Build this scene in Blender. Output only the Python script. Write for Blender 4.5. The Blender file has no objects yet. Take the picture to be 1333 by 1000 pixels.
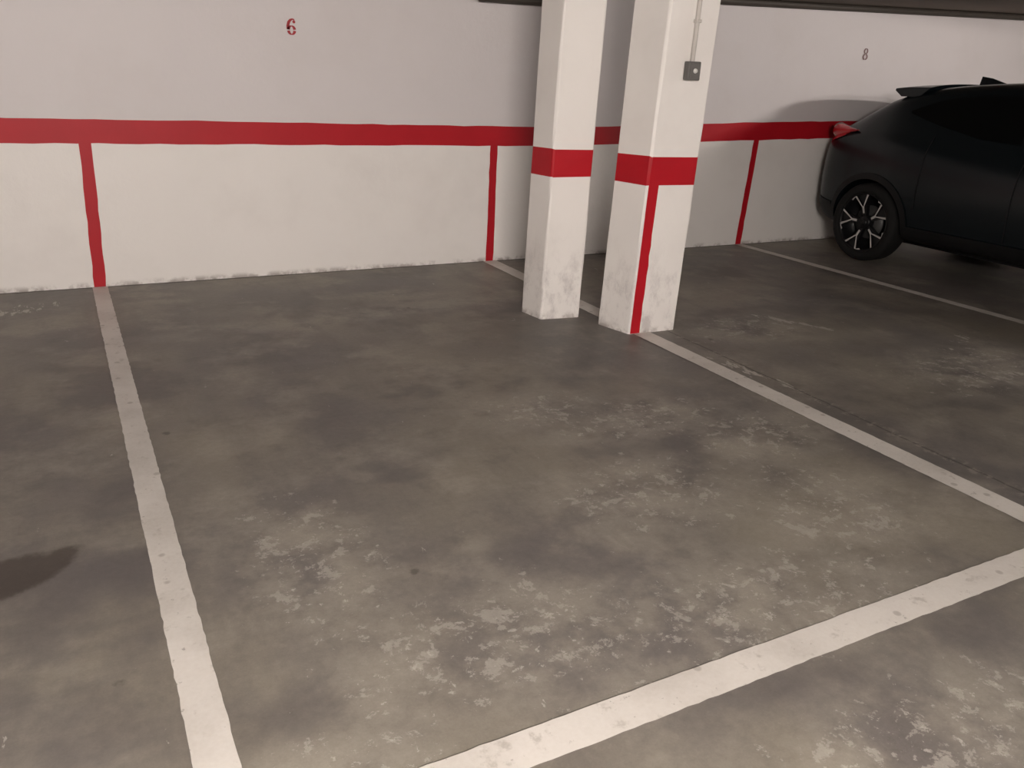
import bpy, bmesh, math, random
import numpy as np
from mathutils import Vector, Matrix
from mathutils.bvhtree import BVHTree
random.seed(4)
H = 1.42
WALL = 4.2*H
sc = bpy.context.scene
col = sc.collection
sc.view_settings.view_transform = 'Standard'
sc.view_settings.look = 'None'

# ---------------------------------------------------------------- camera
def nrm(v):
    v = np.array(v, float); return v/np.linalg.norm(v)
f = 1065.0
Zc = -nrm((-.0403, .9353, .3516)); Xc = nrm((2168, -315, f))
Xc = nrm(Xc - Zc*Xc.dot(Zc)); Yc = np.cross(Zc, Xc)
cr = Vector((Xc[0], Yc[0], Zc[0])); cu = -Vector((Xc[1], Yc[1], Zc[1])); cb = -Vector((Xc[2], Yc[2], Zc[2]))
cam = bpy.data.cameras.new("camera"); co = bpy.data.objects.new("camera", cam); col.objects.link(co)
M = Matrix((cr, cu, cb)).transposed().to_4x4(); M.translation = (0, 0, H)
co.matrix_world = M
cam.sensor_width = 36; cam.lens = f/1333*36; cam.clip_start = 0.02
sc.camera = co

# ---------------------------------------------------------------- materials
class NT:
    def __init__(s, name):
        s.m = bpy.data.materials.new(name); s.m.use_nodes = True
        s.t = s.m.node_tree; s.b = s.t.nodes["Principled BSDF"]
        s.co = s.t.nodes.new("ShaderNodeTexCoord").outputs["Object"]
    def lk(s, a, b):
        if isinstance(a, (int, float)): b.default_value = a
        elif isinstance(a, tuple): b.default_value = a if len(a) == 4 or b.type == 'VECTOR' else (*a, 1)
        else: s.t.links.new(a, b)
    def math(s, op, a, b=0.0, c=0.0, clamp=False):
        n = s.t.nodes.new("ShaderNodeMath"); n.operation = op; n.use_clamp = clamp
        s.lk(a, n.inputs[0]); s.lk(b, n.inputs[1]); s.lk(c, n.inputs[2]); return n.outputs[0]
    def noise(s, scale, detail=4, rough=.55, vec=None, dist=0.0):
        n = s.t.nodes.new("ShaderNodeTexNoise"); n.inputs["Scale"].default_value = scale
        n.inputs["Detail"].default_value = detail; n.inputs["Roughness"].default_value = rough
        n.inputs["Distortion"].default_value = dist
        s.lk(vec if vec is not None else s.co, n.inputs["Vector"]); return n.outputs["Fac"]
    def mapped(s, sca=(1, 1, 1), loc=(0, 0, 0), rot=(0, 0, 0)):
        n = s.t.nodes.new("ShaderNodeMapping"); s.lk(s.co, n.inputs[0])
        n.inputs[1].default_value = loc; n.inputs[2].default_value = rot; n.inputs[3].default_value = sca
        return n.outputs[0]
    def sst(s, v, a, b):
        n = s.t.nodes.new("ShaderNodeMapRange"); n.interpolation_type = 'SMOOTHSTEP'
        s.lk(v, n.inputs[0]); n.inputs[1].default_value = a; n.inputs[2].default_value = b; return n.outputs[0]
    def mix(s, fac, a, b, mode='MIX'):
        n = s.t.nodes.new("ShaderNodeMix"); n.data_type = 'RGBA'; n.blend_type = mode
        s.lk(fac, n.inputs[0]); s.lk(a, n.inputs[6]); s.lk(b, n.inputs[7]); return n.outputs[2]
    def xyz(s):
        n = s.t.nodes.new("ShaderNodeSeparateXYZ"); s.lk(s.co, n.inputs[0]); return n.outputs
    def blob(s, cx, cy, rx, ry, rot=0.0):
        """smooth elliptical mask around a floor position"""
        X, Y, _ = s.xyz()
        dx = s.math('SUBTRACT', X, cx); dy = s.math('SUBTRACT', Y, cy)
        c, sn = math.cos(rot), math.sin(rot)
        u = s.math('ADD', s.math('MULTIPLY', dx, c/rx), s.math('MULTIPLY', dy, sn/rx))
        v = s.math('ADD', s.math('MULTIPLY', dx, -sn/ry), s.math('MULTIPLY', dy, c/ry))
        d = s.math('ADD', s.math('MULTIPLY', u, u), s.math('MULTIPLY', v, v))
        return s.math('SUBTRACT', 1.0, s.sst(d, 0.0, 1.6))
    def bump(s, h, st, dist=.01):
        n = s.t.nodes.new("ShaderNodeBump"); n.inputs["Strength"].default_value = st
        n.inputs["Distance"].default_value = dist
        s.lk(h, n.inputs["Height"]); s.lk(n.outputs[0], s.b.inputs["Normal"])
    def out(s, colr, rough=.6, **k):
        s.lk(colr, s.b.inputs["Base Color"]); s.lk(rough, s.b.inputs["Roughness"])
        for a, v in k.items(): s.lk(v, s.b.inputs[a.replace('_', ' ')])
        return s.m

def concrete():
    n = NT("concrete_floor")
    big = n.noise(.9, 3, .55); med = n.noise(2.6, 5, .62, n.mapped(loc=(3, 7, 0))); fine = n.noise(40, 4, .7); grit = n.noise(170, 2, .6)
    c = n.mix(n.sst(big, .36, .64), (.160, .146, .138), (.238, .215, .178))
    c = n.mix(n.math('MULTIPLY', n.sst(med, .45, .70), .75), c, (.320, .292, .248))
    c = n.mix(n.math('MULTIPLY', n.sst(n.noise(1.3, 4, .6, n.mapped(loc=(9, 1, 0))), .52, .66), .65), c, (.112, .103, .101))
    c = n.mix(n.math('MULTIPLY', n.sst(n.noise(5.5, 5, .65, n.mapped(loc=(2, 8, 0))), .50, .70), .35), c, (.112, .100, .094))
    # long tyre-track streaks running into the bay
    tr = n.sst(n.noise(2.2, 5, .65, n.mapped(sca=(1.6, .28, 1), loc=(4, 2, 0))), .50, .66)
    c = n.mix(n.math('MULTIPLY', tr, .30), c, (.125, .112, .104))
    pm = None
    for b in [(1.74, 2.15, .45, .33), (.85, 1.62, .55, .30), (1.6, 1.45, .7, .28), (.50, 2.2, .25, .5), (2.3, 1.8, .40, .40), (1.6, .8, .7, .3), (1.75, 3.0, .35, .22), (4.4, 2.6, .8, .4), (2.1, 2.75, .5, .25), (.3, 1.3, .3, .2), (3.6, 3.7, .5, .3), (2.5, 2.4, .4, .3)]:
        q = n.blob(*b); pm = q if pm is None else n.math('MAXIMUM', pm, q)
    hm = n.math('MAXIMUM', pm, n.math('MULTIPLY', n.blob(1.5, 4.78, 1.3, .16, .08), .9))
    hm = n.math('MAXIMUM', hm, n.math('MULTIPLY', n.blob(3.6, 4.6, .9, .14, -.1), .9))
    halo = n.math('MULTIPLY', hm, n.sst(n.noise(3.4, 5, .65, n.mapped(loc=(5, 2, 0))), .38, .62))
    c = n.mix(n.math('MULTIPLY', halo, .7), c, (.335, .308, .262))
    pn = n.noise(12, 9, .76, n.mapped(loc=(1, 4, 0)), .25)
    th = n.math('ADD', pn, n.math('MULTIPLY', pm, .130))
    peel = n.sst(th, .672, .690)
    c = n.mix(n.math('MULTIPLY', peel, .60), c, (.42, .395, .355))
    pn2 = n.noise(24, 8, .75, n.mapped(loc=(11, 2, 0)), .2)
    peel2 = n.sst(n.math('ADD', pn2, n.math('MULTIPLY', pm, .105)), .70, .715)
    c = n.mix(n.math('MULTIPLY', peel2, .65), c, (.50, .47, .43))
    sm = None
    for b in [(3.04, 3.0, .07, .42, .1), (4.68, 3.0, .35, .08, .3), (4.3, 2.5, .4, .07, -.2), (4.0, 3.7, .06, .4, .5), (-.45, 5.5, .3, .12, .4)]:
        q = n.blob(*b); sm = q if sm is None else n.math('MAXIMUM', sm, q)
    sc_ = n.sst(n.math('ADD', n.noise(14, 5, .7, n.mapped(sca=(1, .35, 1))), n.math('MULTIPLY', sm, .17)), .68, .715)
    c = n.mix(n.math('MULTIPLY', sc_, .7), c, (.52, .49, .45))
    v = n.t.nodes.new("ShaderNodeTexVoronoi"); v.inputs["Scale"].default_value = 2.3; n.lk(n.mapped(loc=(.4, .7, 0)), v.inputs["Vector"])
    spot = n.math('SUBTRACT', 1.0, n.sst(n.math('ADD', v.outputs["Distance"], n.math('MULTIPLY', n.noise(30), .09)), .065, .095))
    c = n.mix(n.math('MULTIPLY', spot, .6), c, (.055, .046, .040))
    st = n.sst(n.math('ADD', n.blob(-.36, 2.42, .26, .12, .55), n.math('MULTIPLY', n.math('SUBTRACT', n.noise(8, 5, .65), .5), 1.3)), .35, .75)
    st = n.math('MULTIPLY', st, n.sst(n.blob(-.36, 2.42, .45, .26, .55), 0.0, .3))
    c = n.mix(n.math('MULTIPLY', st, .75), c, (.050, .038, .031))
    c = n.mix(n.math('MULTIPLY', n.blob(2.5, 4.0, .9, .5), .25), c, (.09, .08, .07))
    X, Y, Z = n.xyz()
    jx = n.math('ABSOLUTE', n.math('ADD', n.math('SUBTRACT', X, 3.085), n.math('MULTIPLY', n.math('SUBTRACT', n.noise(5), .5), .03)))
    jm = n.math('MULTIPLY', n.math('SUBTRACT', 1.0, n.sst(jx, .002, .009)), n.math('SUBTRACT', 1.0, n.sst(Y, 3.9, 4.0)))
    c = n.mix(n.math('MULTIPLY', jm, .7), c, (.04, .035, .03))
    jl = n.math('MULTIPLY', n.math('SUBTRACT', 1.0, n.sst(jx, .01, .06)), n.sst(n.noise(20, 4, .7), .52, .62))
    jl = n.math('MULTIPLY', jl, n.math('SUBTRACT', 1.0, n.sst(Y, 3.9, 4.0)))
    c = n.mix(n.math('MULTIPLY', jl, .4), c, (.38, .35, .30))
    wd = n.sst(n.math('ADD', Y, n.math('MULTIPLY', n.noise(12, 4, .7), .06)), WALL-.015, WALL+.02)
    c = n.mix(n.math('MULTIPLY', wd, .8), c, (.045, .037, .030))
    c = n.mix(.6, c, n.mix(fine, (.33, .33, .33), (.67, .67, .67)), 'OVERLAY')
    c = n.mix(.3, c, n.mix(grit, (.3, .3, .3), (.7, .7, .7)), 'OVERLAY')
    n.bump(n.math('ADD', n.math('MULTIPLY', fine, .4), n.math('MULTIPLY', peel, -.4)), .2, .004)
    return n.out(c, n.math('ADD', .38, n.math('MULTIPLY', med, .25)))

def linepaint():
    n = NT("white_floor_paint")
    w = n.noise(10, 6, .7); c = n.mix(n.sst(n.noise(3, 4), .35, .7), (.70, .67, .63), (.58, .55, .51))
    c = n.mix(n.math('MULTIPLY', n.sst(w, .58, .69), .6), c, (.40, .37, .33))
    w2 = n.noise(30, 6, .75, n.mapped(loc=(3, 3, 0)))
    c = n.mix(n.math('MULTIPLY', n.sst(w2, .63, .67), .65), c, (.27, .25, .22))
    v = n.t.nodes.new("ShaderNodeTexVoronoi"); v.inputs["Scale"].default_value = 11; n.lk(n.co, v.inputs["Vector"])
    sp = n.math('SUBTRACT', 1.0, n.sst(v.outputs["Distance"], .10, .17))
    c = n.mix(n.math('MULTIPLY', sp, .5), c, (.30, .27, .24))
    c = n.mix(.35, c, n.mix(n.noise(90, 3), (.3, .3, .3), (.7, .7, .7)), 'OVERLAY')
    return n.out(c, .5)

def wallpaint(name, pillar=False):
    n = NT(name)
    X, Y, Z = n.xyz()
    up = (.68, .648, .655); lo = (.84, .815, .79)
    c = lo if pillar else n.mix(n.sst(Z, .69*H, .71*H), lo, up)  # wall step: fresher paint below, plus brighter lamp light painted into the colour
    c = n.mix(n.math('MULTIPLY', n.sst(n.noise(1.6, 4, .6), .45, .75), .14), c, (.50, .45, .42))
    if pillar:
        low = n.math('SUBTRACT', 1.0, n.sst(Z, .15, .62))
        c = n.mix(n.math('MULTIPLY', low, n.math('MULTIPLY', n.sst(n.noise(7, 6, .75, n.mapped(sca=(1, 1, .6))), .45, .68), .55)), c, (.38, .35, .35))
    low = n.math('SUBTRACT', 1.0, n.sst(Z, .0, .045))
    c = n.mix(n.math('MULTIPLY', low, n.math('MULTIPLY', n.sst(n.noise(9, 5, .7), .42, .62), .75)), c, (.26, .22, .20))
    h = n.math('ADD', n.noise(28, 4, .6), n.math('MULTIPLY', n.noise(6, 3), .8))
    n.bump(h, .22, .006)
    return n.out(c, .55)

def redpaint():
    n = NT("red_wall_paint")
    c = n.mix(n.noise(5, 4), (.39, .005, .013), (.48, .008, .018))
    n.bump(n.noise(28, 4, .6), .2, .006)
    return n.out(c, .5, Specular_IOR_Level=.3)

def simple(name, c, r=.5, metal=0.0, var=.12, sc_=12, **k):
    n = NT(name)
    d = tuple(x*(1-var) for x in c); l = tuple(min(1, x*(1+var)) for x in c)
    return n.out(n.mix(n.noise(sc_, 3), d, l), r, Metallic=metal, **k)

m_floor = concrete(); m_line = linepaint(); m_wall = wallpaint("white_wall_paint"); m_pil = wallpaint("white_pillar_paint", True)
m_red = redpaint()
m_ceil = simple("ceiling_plaster", (.16, .13, .105), .9, sc_=3)
m_body = simple("dark_car_paint", (.0055, .0085, .0105), .25, var=.05, Specular_IOR_Level=.36)
m_plastic = simple("black_plastic", (.005, .005, .0055), .6, Specular_IOR_Level=.3)
m_glass = simple("tinted_glass", (.003, .0035, .004), .06, var=.02, Specular_IOR_Level=.35)
m_tyre = simple("tyre_rubber", (.006, .006, .006), .8, Specular_IOR_Level=.3)
m_silver = simple("machined_alloy", (.55, .54, .53), .4, metal=.4)
m_blackrim = simple("black_alloy", (.006, .006, .007), .4, Specular_IOR_Level=.3)
m_tail = simple("tail_lamp_red", (.50, .010, .018), .25, Coat_Weight=.3)
m_lens = simple("clear_lamp_lens", (.55, .56, .58), .1)
m_grey = simple("grey_plastic", (.13, .125, .12), .5)
m_disc = simple("brake_steel", (.05, .05, .05), .5)
m_conduit = simple("painted_conduit", (.55, .52, .49), .5)
m_pipe = simple("dark_pipe", (.06, .05, .042), .6)
m_num = simple("red_stencil_paint", (.36, .02, .03), .6)
m_num8 = simple("faded_stencil_paint", (.20, .12, .12), .6)
m_plate = simple("plate_white", (.7, .7, .68), .4)
m_house = simple("lamp_housing", (.7, .7, .68), .5)
def emis(strength):
    n = NT("lamp_tube"); n.b.inputs["Emission Strength"].default_value = strength
    n.b.inputs["Emission Color"].default_value = (1, .905, .835, 1); n.b.inputs["Base Color"].default_value = (.9, .9, .9, 1)
    return n.m

# ---------------------------------------------------------------- helpers
def mesh(name, V, F, mats, parent=None, fm=None, smooth=False, loc=None):
    me = bpy.data.meshes.new(name); me.from_pydata([tuple(v) for v in V], [], F)
    for m in (mats if isinstance(mats, list) else [mats]): me.materials.append(m)
    if fm: me.polygons.foreach_set("material_index", fm)
    if smooth: me.polygons.foreach_set("use_smooth", [True]*len(F))
    o = bpy.data.objects.new(name, me); col.objects.link(o)
    if parent: o.parent = parent
    if loc: o.location = loc
    return o
def empty(name, loc=(0, 0, 0)):
    o = bpy.data.objects.new(name, None); col.objects.link(o); o.location = loc; return o
BF = [(0, 3, 2, 1), (4, 5, 6, 7), (0, 1, 5, 4), (1, 2, 6, 5), (2, 3, 7, 6), (3, 0, 4, 7)]
def box(name, a, b, mat, parent=None, bev=0.0):
    V = [(a[0], a[1], a[2]), (b[0], a[1], a[2]), (b[0], b[1], a[2]), (a[0], b[1], a[2]),
         (a[0], a[1], b[2]), (b[0], a[1], b[2]), (b[0], b[1], b[2]), (a[0], b[1], b[2])]
    o = mesh(name, V, BF, mat, parent)
    if bev:
        m = o.modifiers.new("b", 'BEVEL'); m.width = bev; m.segments = 3
    return o
def tube(name, pts, r, mat, parent=None):
    cu_ = bpy.data.curves.new(name, 'CURVE'); cu_.dimensions = '3D'; cu_.bevel_depth = r; cu_.bevel_resolution = 2; cu_.use_fill_caps = True
    s = cu_.splines.new('POLY'); s.points.add(len(pts)-1)
    for p, q in zip(s.points, pts): p.co = (*q, 1)
    cu_.materials.append(mat)
    o = bpy.data.objects.new(name, cu_); col.objects.link(o)
    if parent: o.parent = parent
    return o
def lathe(name, prof, mat, parent, n=48, loc=(0, 0, 0), sg=1):
    V = []; F = []
    for i in range(n):
        a = 2*math.pi*i/n
        for r, y in prof: V.append((r*math.cos(a), sg*y, r*math.sin(a)))
    k = len(prof)
    for i in range(n):
        j = (i+1) % n
        for p in range(k-1): F.append((i*k+p, i*k+p+1, j*k+p+1, j*k+p))
    return mesh(name, V, F, mat, parent, smooth=True, loc=loc)

# ---------------------------------------------------------------- room shell
X0, X1, Y0, Y1 = -6.0, 12.0, -5.5, WALL
def cz(x): return float(np.interp(x, [-6, 5, 8.65, 12], [2.11, 2.11, 2.235, 2.34]))
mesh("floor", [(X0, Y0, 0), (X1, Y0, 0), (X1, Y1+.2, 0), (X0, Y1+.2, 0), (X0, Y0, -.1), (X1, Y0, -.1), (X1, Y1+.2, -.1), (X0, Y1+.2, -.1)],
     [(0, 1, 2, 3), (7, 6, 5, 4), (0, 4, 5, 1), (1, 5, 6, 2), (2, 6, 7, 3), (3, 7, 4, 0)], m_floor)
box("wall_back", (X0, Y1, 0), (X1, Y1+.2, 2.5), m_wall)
box("wall_left", (X0-.2, Y0, 0), (X0, Y1+.2, 2.5), m_wall)
box("wall_right", (X1, Y0, 0), (X1+.2, Y1+.2, 2.5), m_wall)
box("wall_front", (X0, Y0-.2, 0), (X1, Y0, 2.5), m_wall)
cx_ = [-6.0, 5.0, 8.65, 12.0]
V = [(x, Y0, cz(x)) for x in cx_]+[(x, Y1, cz(x)) for x in cx_]+[(x, Y0, 2.5) for x in cx_]+[(x, Y1, 2.5) for x in cx_]
F = []
for i in range(3):
    F += [(i, i+4, i+5, i+1), (8+i, 9+i, 13+i, 12+i)]
mesh("ceiling", V, F, m_ceil)

def coat(name, lower, upper, mat, parent=None, jit=.003):
    V = []; F = []
    for i, (a, b) in enumerate(zip(lower, upper)):
        a = Vector(a); b = Vector(b); d = (b-a).normalized()
        V += [a+d*random.uniform(-jit, jit), b+d*random.uniform(-jit, jit)]
    for i in range(len(lower)-1): F.append((2*i, 2*i+2, 2*i+3, 2*i+1))
    return mesh(name, V, F, mat, parent)
bx = [-8, -.9, 3.2, 4.4, 5.45, 7.0, 12]
bt = [.754, .754, .741, .756, .786, .812, .86]
bb = [.650, .650, .638, .652, .675, .700, .745]
def bandz(x, t): return float(np.interp(x, [b for b in bx], t))*H
xs = np.arange(X0+.01, X1, .12)
coat("trim_1", [(x, Y1-.003, bandz(x, bb)) for x in xs], [(x, Y1-.003, bandz(x, bt)) for x in xs], m_red)
k = 1
for xa, xb, w in [(-2.9, -2.87, .075), (.030, .058, .072), (2.035*H+.01, 2.035*H+.02, .064), (5.545, 5.60, .064), (8.45, 8.5, .07)]:
    k += 1
    zs_ = np.linspace(0.0, bandz(xb, bb)+.01, 14); xx = np.linspace(xa, xb, 14)
    coat("trim_%d" % k, [(x-w/2, Y1-.0025, z) for x, z in zip(xx, zs_)], [(x+w/2, Y1-.0025, z) for x, z in zip(xx, zs_)], m_red)

def fline(p, q, w, n=60):
    n *= 3
    p = Vector(p); q = Vector(q); d = (q-p).normalized(); s = Vector((-d.y, d.x, 0))
    lo = [p+(q-p)*i/n - s*w/2 for i in range(n+1)]; up = [p+(q-p)*i/n + s*w/2 for i in range(n+1)]
    return coat("parking_line", lo, up, m_line, None, .0018)
fline((.020*H, Y1-.01, .0030), (.077*H, .8*H, .0030), .092)
fline((2.040*H, Y1-.01, .0030), (2.048*H, .85*H, .0030), .118)
fline((5.545, Y1-.01, .0030), (3.925*H, .85*H, .0030), .09)
fline((-2.9, Y1-.01, .0030), (-2.85, .85*H, .0030), .10)
fline((8.45, Y1-.01, .0030), (8.4, .85*H, .0030), .10)
fline((-3.0, .845*H, .0042), (8.5, .930*H, .0042), .105, 120)

def ribbon(pts, ws, closed=False):
    V = []; F = []; n = len(pts)
    for i in range(n):
        a = Vector(pts[(i-1) % n] if closed or i > 0 else pts[i]); b = Vector(pts[(i+1) % n] if closed or i < n-1 else pts[i])
        d = (b-a).normalized(); s = Vector((-d.y, d.x)); p = Vector(pts[i]); w = ws[i]/2
        V += [p-s*w, p+s*w]
    for i in range(n if closed else n-1):
        j = (i+1) % n; F.append((2*i, 2*i+1, 2*j+1, 2*j))
    return V, F
def ell(cx, cy, rx, ry, w0, w1, a0=0, a1=360, n=28):
    P = []; W = []
    for i in range(n+1):
        a = math.radians(a0+(a1-a0)*i/n); P.append((cx+rx*math.cos(a), cy+ry*math.sin(a)))
        W.append(w0+(w1-w0)*abs(math.cos(a)))
    return ribbon(P, W)
def number(parts, x, z, h, mat):
    V = []; F = []
    for v, fc in parts:
        o = len(V); V += [(x+p.x*h, Y1-.004, z+(p.y-.5)*h) for p in v]; F += [tuple(i+o for i in q) for q in fc]
    return mesh("bay_number", V, F, mat)
six = [ell(0, .29, .2, .25, .06, .19, 8, 172), ell(0, .29, .2, .25, .06, .19, 188, 352),
       ribbon([(-.23, .33), (-.23, .55), (-.17, .76), (-.06, .9), (.08, .96), (.2, .92)], [.17, .19, .19, .15, .09, .09]),
       ell(.17, .80, .045, .045, .10, .10)]
eight = [ell(0, .26, .24, .22, .07, .18, 95, 265), ell(0, .26, .24, .22, .07, .18, -85, 85),
         ell(0, .74, .20, .2, .07, .16, 95, 265), ell(0, .74, .20, .2, .07, .16, -85, 85)]
seven = [ribbon([(-.25, .92), (.25, .92)], [.14, .14]), ribbon([(.2, .9), (.02, .5), (-.06, .04)], [.08, .14, .18])]
number(six, .973*H, 1.177*H, .102, m_num)
number(seven, 2.93*H, 1.21*H, .092, m_num8)
number(eight, 4.80*H, 1.237*H, .105, m_num8)

# ---------------------------------------------------------------- pillars
def pillar(poly, strip=None, lean=0.0):
    poly = [Vector((x*H, y*H)) for x, y in poly]
    n = 4; ring = []; ch = .012
    for i in range(n):
        p = poly[i]; a = (poly[i-1]-p).normalized(); b = (poly[(i+1) % n]-p).normalized()
        ring += [p+a*ch, p+(a+b)*ch*.35, p+b*ch]
    zt = cz(poly[0].x)+.02
    zl = [0, .05, .12, .3, .5, .7, .615*H, .727*H, 1.2, 1.5, 1.8, zt]; zl = sorted(zl)
    m = len(ring); V = []; F = []; fm = []
    for zi, z in enumerate(zl):
        for q in ring:
            j = .0025 if 0 < zi < len(zl)-1 else 0
            V.append((q.x+lean*(z-1)+random.uniform(-j, j), q.y+random.uniform(-j, j), z+(random.uniform(-.003, .003) if j else 0)))
    for zi in range(len(zl)-1):
        red = abs(zl[zi]-.615*H) < 1e-6
        for i in range(m):
            k2 = (i+1) % m; F.append((zi*m+i, zi*m+k2, (zi+1)*m+k2, (zi+1)*m+i)); fm.append(1 if red else 0)
    F.append(tuple(range(m))[::-1]); fm.append(0)
    if strip:
        p = poly[0]; d = (poly[1]-poly[0]).normalized(); nn = Vector((d.y, -d.x))
        zz = np.linspace(0.004, .62*H, 16)
        o = len(V)
        for z in zz:
            a = p+d*(.006+random.uniform(-.001, .001))+nn*.004; b = p+d*(strip+random.uniform(-.003, .003))+nn*.004
            V += [(a.x+lean*(z-1), a.y, z), (b.x+lean*(z-1), b.y, z)]
        for i in range(len(zz)-1): F.append((o+2*i, o+2*i+1, o+2*i+3, o+2*i+2)); fm.append(1)
    return mesh("pillar", V, F, [m_pil, m_red], fm=fm)
pillar([(1.750, 3.030), (1.934, 3.005), (1.952, 3.175), (1.730, 3.179)], None, .022)
pillar([(2.008, 2.706), (2.240, 2.697), (2.20, 2.885), (1.965, 2.885)], .072, .038)

sb = empty("switch_box", (2.145*H, 2.699*H, 1.048*H))
box("case", (-.042, -.045, -.048), (.042, -.001, .048), m_grey, sb, .006)
box("cover", (-.034, -.050, -.040), (.034, -.044, .040), m_grey, sb, .002)
lathe("button", [(0, -.058), (.011, -.058), (.013, -.05)], m_plate, sb, 20)
tube("conduit", [(.0, -.016, .04), (.014, -.016, cz(3)-1.048*H)], .0125, m_conduit, sb)
for z in (.25, .5): box("clip", (-.010, -.031, z-.008), (.024, -.0005, z+.008), m_conduit, sb, .003)

pp = empty("ceiling_pipe")
tube("run", [(2.7, Y1-.06, 2.2), (2.7, Y1-.06, 1.99), (2.74, Y1-.06, 1.945), (3.6, Y1-.06, 1.955), (3.65, Y1-.06, 2.0), (3.65, Y1-.06, 2.2)], .03, m_pipe, pp)
pq = empty("ceiling_conduit")
tube("run", [(4.2, Y1-.03, 2.085), (5, Y1-.03, 2.085), (8.65, Y1-.03, 2.205), (12, Y1-.03, 2.31)], .03, m_pipe, pq)

# ---------------------------------------------------------------- car
L = 4.39
car = empty("car", (6.99, 4.95+.86, 0)); car.rotation_euler = (0, 0, -math.pi/2)
T = lambda s, a, b: float(np.interp(s, a, b))
def Wd(s): return T(s, [0, .06, .18, .4, .9, 1.4, 2.5, 3.4, 3.9, 4.15, 4.3, 4.39], [.60, .72, .82, .875, .90, .875, .87, .895, .86, .78, .66, .48])
def zb(s): return T(s, [0, .15, .5, 3.9, 4.2, 4.39], [.38, .28, .22, .22, .24, .32])
def zsh(s): return T(s, [0, .2, .5, 1.0, 1.8, 3.0, 3.3, 3.8, 4.2, 4.39], [.98, 1.05, 1.10, 1.07, 1.0, .97, .95, .89, .80, .62])
def ztp(s): return T(s, [0, .1, .3, .5, .62, .9, 1.5, 2.1, 2.6, 3.0, 3.3, 3.5, 4.0, 4.25, 4.39], [1.0, 1.07, 1.18, 1.31, 1.40, 1.49, 1.55, 1.55, 1.47, 1.22, 1.04, 1.0, .93, .84, .68])
st = [0, .05, .13, .22, .35, .5, .62, .8, 1.0, 1.25, 1.6, 2.0, 2.3, 2.6, 2.8, 3.0, 3.2, 3.35, 3.6, 3.9, 4.1, 4.25, 4.34, 4.39]
V = []; F = []
for s in st:
    W = Wd(s); b = zb(s); sh = zsh(s); t = ztp(s); g = max(0, min(1, (t-sh)/.35))
    wr = .80*W*(1-g)+.62*g*min(1, W/.85)
    half = [(0, b), (.6*W, b), (.90*W, b+.01), (.965*W, b+.12), (.985*W, .5), (1.0*W, .68), (.985*W, sh-.16), (.955*W, sh-.05), (.90*W, sh+.012*g),
            (.90*W*(.55)+wr*.45, sh+(t-sh)*.42), (wr, sh+(t-sh)*.84), (wr*.85, sh+(t-sh)*.95), (wr*.45, t-.008), (0, t)]
    ring = half+[(-y, z) for y, z in half[-2:0:-1]]
    V += [(s, y, z) for y, z in ring]
n = len(ring)
for i in range(len(st)-1):
    for j in range(n):
        k2 = (j+1) % n; F.append((i*n+j, (i+1)*n+j, (i+1)*n+k2, i*n+k2))
F.append(tuple(range(n))); F.append(tuple(range((len(st)-1)*n, len(st)*n))[::-1])
body = mesh("body", V, F, m_body, car)
bm = bmesh.new(); bm.from_mesh(body.data); bmesh.ops.recalc_face_normals(bm, faces=bm.faces); bm.to_mesh(body.data); bm.free()
ss = body.modifiers.new("s", 'SUBSURF'); ss.levels = 2; ss.render_levels = 2
def applymods(o):
    bpy.context.view_layer.update()
    dg = bpy.context.evaluated_depsgraph_get()
    me = bpy.data.meshes.new_from_object(o.evaluated_get(dg)); o.modifiers.clear(); o.data = me
applymods(body)
bvh = BVHTree.FromPolygons([v.co.copy() for v in body.data.vertices], [tuple(p.vertices) for p in body.data.polygons])
RA, FA = .76, 3.42
WR = .338
V = []; F = []
for ax in (RA, FA):
    for sg in (-1, 1):
        o = len(V); N = 48
        for yy in (.60, 1.2):
            for i in range(N):
                a = 2*math.pi*i/N; V.append((ax+.375*math.cos(a), sg*yy, WR+.375*math.sin(a)))
        for i in range(N):
            j = (i+1) % N; F.append((o+i, o+j, o+N+j, o+N+i))
        F.append(tuple(o+i for i in range(N))[::-1]); F.append(tuple(o+N+i for i in range(N)))
cut = mesh("cutter", V, F, m_plastic, car)
bm = bmesh.new(); bm.from_mesh(cut.data); bmesh.ops.recalc_face_normals(bm, faces=bm.faces); bm.to_mesh(cut.data); bm.free()
bo = body.modifiers.new("b", 'BOOLEAN'); bo.object = cut; bo.operation = 'DIFFERENCE'; bo.solver = 'EXACT'
applymods(body); bpy.data.objects.remove(cut)
body.data.polygons.foreach_set("use_smooth", [True]*len(body.data.polygons))
bm = bmesh.new(); bm.from_mesh(body.data)
for e in bm.edges:
    if len(e.link_faces) == 2 and e.calc_face_angle(0) > .7: e.smooth = False
bm.to_mesh(body.data); bm.free()

def side_hit(s, z, sg, off):
    h = bvh.ray_cast(Vector((s, sg*2, z)), Vector((0, -sg, 0)))
    if h[0] is None:
        h = bvh.find_nearest(Vector((s, sg*.9, z)))
    return Vector((h[0].x, h[0].y+sg*off, h[0].z))
def patch(name, mat, fn, nu, nv):
    V = [fn(i/nu, j/nv) for i in range(nu+1) for j in range(nv+1)]
    F = [(i*(nv+1)+j, (i+1)*(nv+1)+j, (i+1)*(nv+1)+j+1, i*(nv+1)+j+1) for i in range(nu) for j in range(nv)]
    return mesh(name, V, F, mat, car, smooth=True)
def side_patch(name, mat, s0, s1, lo, hi, off=.004, nu=40, nv=12):
    for sg, nm in ((-1, "_l"), (1, "_r")):
        patch(name+nm, mat, lambda u, v: side_hit(s0+(s1-s0)*u, lo(s0+(s1-s0)*u)*(1-v)+hi(s0+(s1-s0)*u)*v, sg, off), nu, nv)
def tab(a, b): return lambda s: float(np.interp(s, a, b))
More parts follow.
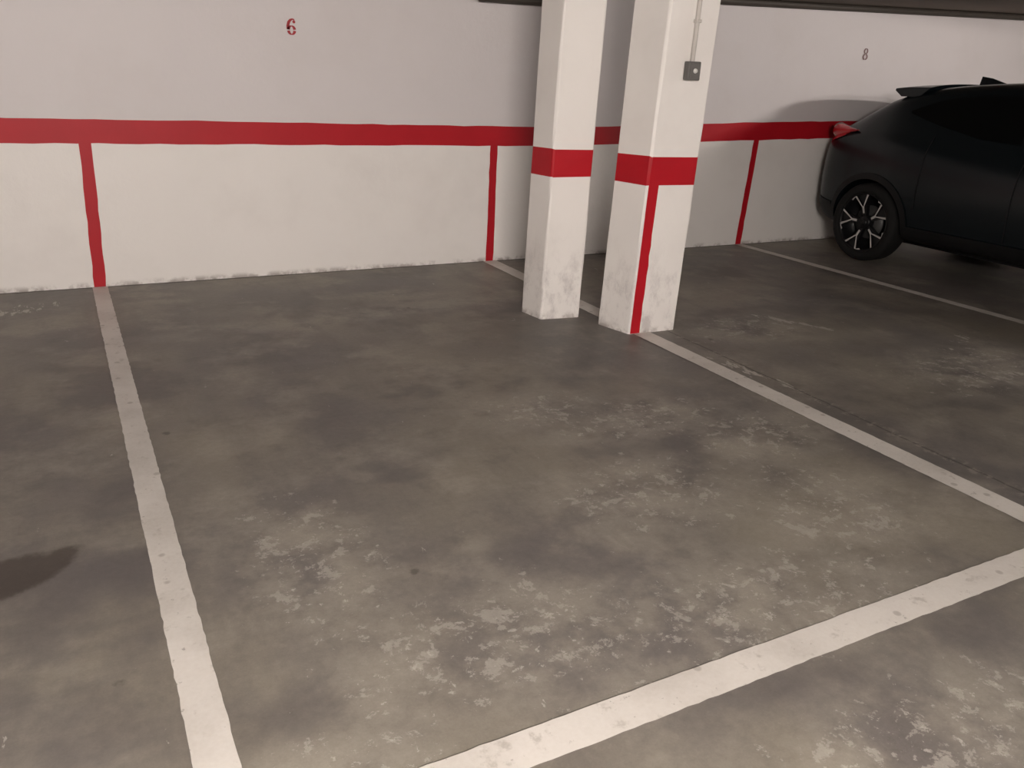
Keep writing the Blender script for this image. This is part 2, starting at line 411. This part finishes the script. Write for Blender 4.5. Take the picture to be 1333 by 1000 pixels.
side_patch("side_glass", m_glass, .90, 2.98, tab([.90, 1.2, 1.6, 2.98], [1.27, 1.19, 1.11, 1.03]), tab([.90, 1.15, 1.5, 2.1, 2.55, 2.98], [1.29, 1.385, 1.43, 1.44, 1.34, 1.05]), .004, 50, 10)
side_patch("pillar_trim", m_body, 1.93, 2.0, tab([0, 4], [1.06, 1.06]), tab([0, 4], [1.44, 1.44]), .007, 3, 8)
side_patch("rocker_cladding", m_plastic, RA+.40, FA-.40, tab([0, 4], [.215, .215]), tab([0, 4], [.37, .37]), .012, 40, 6)
side_patch("bumper_cladding", m_plastic, .08, RA-.42, tab([.08, .5], [.33, .24]), tab([0, .5], [.50, .44]), .010, 10, 6)
side_patch("door_seam_front", m_plastic, 2.02, 2.028, tab([0, 4], [.38, .38]), tab([0, 4], [1.04, 1.04]), .003, 1, 14)
side_patch("door_seam_rear", m_plastic, 1.22, 1.228, tab([0, 4], [.52, .52]), tab([0, 4], [1.10, 1.10]), .003, 1, 14)
side_patch("door_seam_fender", m_plastic, 3.04, 3.048, tab([0, 4], [.38, .38]), tab([0, 4], [.98, .98]), .003, 1, 14)
side_patch("door_handle", m_plastic, 2.12, 2.32, tab([0, 4], [.865, .865]), tab([0, 4], [.89, .89]), .022, 6, 2)
side_patch("tail_lamp_side", m_tail, .05, .34, tab([0, .2, .34], [.975, 1.00, 1.050]), tab([0, .2, .34], [1.03, 1.07, 1.07]), .012, 16, 5)
side_patch("head_lamp", m_lens, 3.84, 4.26, tab([3.78, 4.24], [.80, .70]), tab([3.78, 4.24], [.83, .78]), .008, 14, 5)
for ax, nm in ((RA, "rear"), (FA, "front")):
    for sg, q in ((-1, "l"), (1, "r")):
        def fn(u, v, ax=ax, sg=sg):
            a = math.radians(-18+216*u); r = .374+.052*v
            return side_hit(ax+r*math.cos(a), max(.22, WR+r*math.sin(a)), sg, .014-.004*v)
        patch("arch_cladding_%s_%s" % (nm, q), m_plastic, fn, 48, 4)
def top_hit(s, y, off):
    h = bvh.ray_cast(Vector((s, y, 3)), Vector((0, 0, -1)))
    return Vector((s, y, h[0].z+off)) if h[0] is not None else Vector((s, y, 1))
patch("windshield", m_glass, lambda u, v: top_hit(2.58+.66*u, (v*2-1)*(.56+.12*u), .004), 14, 20)
patch("rear_glass", m_glass, lambda u, v: top_hit(.20+.30*u, (v*2-1)*(.56-.04*u), .004), 8, 20)
def end_hit(y, z, front, off):
    h = bvh.ray_cast(Vector((6 if front else -2, y, z)), Vector((-1 if front else 1, 0, 0)))
    return Vector((h[0].x+(off if front else -off), y, z)) if h[0] is not None else Vector((L if front else 0, y, z))
patch("grille", m_plastic, lambda u, v: end_hit((u*2-1)*.55, .36+.16*v, True, .006), 16, 4)
patch("rear_plate", m_plate, lambda u, v: end_hit((u*2-1)*.26, .72+.11*v, False, .008), 6, 2)
patch("front_plate", m_plate, lambda u, v: end_hit((u*2-1)*.26, .45+.11*v, True, .02), 6, 2)
patch("rear_diffuser", m_plastic, lambda u, v: end_hit((u*2-1)*.5, .42+.14*v, False, .006), 12, 4)
for sg, q in ((-1, "l"), (1, "r")):
    V = []; F = []; N = 14
    path = [(.02, .46, 1.03, .03, .02), (.05, .55, 1.055, .05, .045), (.10, .63, 1.075, .07, .062), (.17, .70, 1.085, .075, .066), (.26, .755, 1.09, .065, .052), (.36, .79, 1.095, .042, .030), (.48, .815, 1.10, .010, .005)]
    for s, y, z, ry, rz in path:
        for i in range(N):
            a = 2*math.pi*i/N; V.append((s-.3*ry*math.cos(a), sg*(y+ry*.8*math.cos(a)), z+rz*math.sin(a)))
    for i in range(len(path)-1):
        for j in range(N):
            F.append((i*N+j, (i+1)*N+j, (i+1)*N+(j+1) % N, i*N+(j+1) % N))
    F += [tuple(range(N)), tuple(range((len(path)-1)*N, len(path)*N))]
    mesh("tail_lamp_"+q, V, F, m_tail, car, smooth=True)
V = []; F = []
NY = 14
for i in range(NY+1):
    y = -.60+1.2*i/NY; e = (abs(y)/.60)**4
    sr = .53+.08*e; zt_ = 1.475-.02*(y/.6)**2
    V += [(sr, y, zt_-.012), (sr+.005, y, zt_+.004), (.74, y, zt_+.026-.01*e), (.96, y, zt_+.040-.02*e), (.86, y, zt_-.06), (.68, y, zt_-.06)]
for i in range(NY):
    for j in range(6): F.append((i*6+j, (i+1)*6+j, (i+1)*6+(j+1) % 6, i*6+(j+1) % 6))
F += [(0, 1, 2, 3, 4, 5), tuple(NY*6+j for j in range(6))[::-1]]
sp = mesh("roof_spoiler", V, F, m_body, car)
bv = sp.modifiers.new("b", 'BEVEL'); bv.width = .004; bv.segments = 2
V = [(.98, -.03, 1.48), (.98, .03, 1.48), (1.23, .02, 1.52), (1.23, -.02, 1.52), (.98, -.006, 1.582), (.98, .006, 1.582), (1.07, .006, 1.570), (1.07, -.006, 1.570)]
mesh("antenna_fin", V, BF, m_body, car)
for sg, q in ((-1, "l"), (1, "r")):
    V = []; F = []; N = 12; path = [(2.92, .10), (2.90, .12), (2.95, .16), (3.02, .13), (3.07, .06)]
    for s, w in path:
        for i in range(N):
            a = 2*math.pi*i/N; V.append((s, sg*(.96+w*.75*math.cos(a)), 1.05+w*.5*math.sin(a)))
    for i in range(len(path)-1):
        for j in range(N): F.append((i*N+j, (i+1)*N+j, (i+1)*N+(j+1) % N, i*N+(j+1) % N))
    F += [tuple(range(N)), tuple(range((len(path)-1)*N, len(path)*N))]
    mesh("mirror_"+q, V, F, m_body, car, smooth=True)
box("underbody", (.35, -.55, .18), (4.1, .55, .45), m_plastic, car)
def wheel(ax, sg, tag):
    w = empty("wheel_"+tag, (ax, sg*.785, WR)); w.parent = car
    lathe("tyre", [(.225, -.10), (.29, -.112), (.322, -.098), (.336, -.07), (.338, 0), (.336, .07), (.322, .098), (.29, .110), (.258, .104), (.254, .090)], m_tyre, w, 64, sg=sg)
    lathe("rim_barrel", [(.254, .092), (.250, .099), (.242, .097), (.236, .07), (.225, -.07), (.0, -.072)], m_blackrim, w, 64, sg=sg)
    lathe("brake_disc", [(.145, .0), (.145, .012), (.05, .012)], m_disc, w, 40, sg=sg)
    lathe("hub", [(.060, .02), (.058, .072), (.05, .080), (.030, .081)], m_blackrim, w, 32, sg=sg)
    lathe("hub_cap", [(.030, .080), (.026, .087), (.0, .088)], m_blackrim, w, 24, sg=sg)
    V = []; F = []; fm = []
    def prism(quad, y0, y1, dep, mi):
        o = len(V)
        for (a, r), y in zip(quad, (y0, y0, y1, y1)):
            V.append((r*math.cos(a), sg*y, r*math.sin(a)))
        for (a, r), y in zip(quad, (y0, y0, y1, y1)):
            V.append((r*math.cos(a), sg*(y-dep), r*math.sin(a)))
        F.extend([tuple(o+i for i in q) for q in BF]); fm.extend([mi, 0, 0, 0, 0, 0])
    D = math.radians
    for i in range(5):
        c = D(90+72*i+14)
        prism([(c-D(20), .045), (c+D(20), .045), (c+D(11), .245), (c-D(11), .245)], .066, .078, .035, 0)
        prism([(c-D(7), .080), (c+D(7), .080), (c+D(4), .140), (c-D(4), .140)], .075, .084, .02, 1)
        for e in (-1, 1):
            prism([(c+e*D(.5), .135), (c+e*D(4.5), .133), (c+e*D(17.5), .244), (c+e*D(13.5), .246)], .084, .096, .03, 1)
        prism([(c+D(17.5), .244), (c+D(13.5), .246), (c+D(26), .226), (c+D(28), .240)], .096, .091, .02, 1)
    mesh("spokes", V, F, [m_blackrim, m_silver], w, fm=fm)
for ax, a in ((RA, "rear"), (FA, "front")):
    for sg, b in ((-1, "left"), (1, "right")): wheel(ax, sg, a+"_"+b)

# ---------------------------------------------------------------- lamps
def lamp(x, y, strength, length=1.2, alongx=True):
    z = cz(x)
    e = empty("ceiling_lamp", (x, y, z))
    if not alongx: e.rotation_euler = (0, 0, math.pi/2)
    box("housing", (-length/2-.04, -.05, -.045), (length/2+.04, .05, -.001), m_house, e, .006)
    for sx in (-1, 1): box("socket", (sx*(length/2+.012)-.012, -.018, -.095), (sx*(length/2+.012)+.012, .018, -.04), m_house, e, .003)
    tube("tube", [(-length/2, 0, -.078), (length/2, 0, -.078)], .019, emis(strength), e)
lamp(-0.3, -1.7, 2080, 1.2, True)
lamp(8.0, 2.0, 720, .6, True)
lamp(8.0, 0.6, 500, .6, True)
w = bpy.data.worlds.new("world"); sc.world = w; w.use_nodes = True
w.node_tree.nodes["Background"].inputs[0].default_value = (.9, .95, 1, 1); w.node_tree.nodes["Background"].inputs[1].default_value = .02
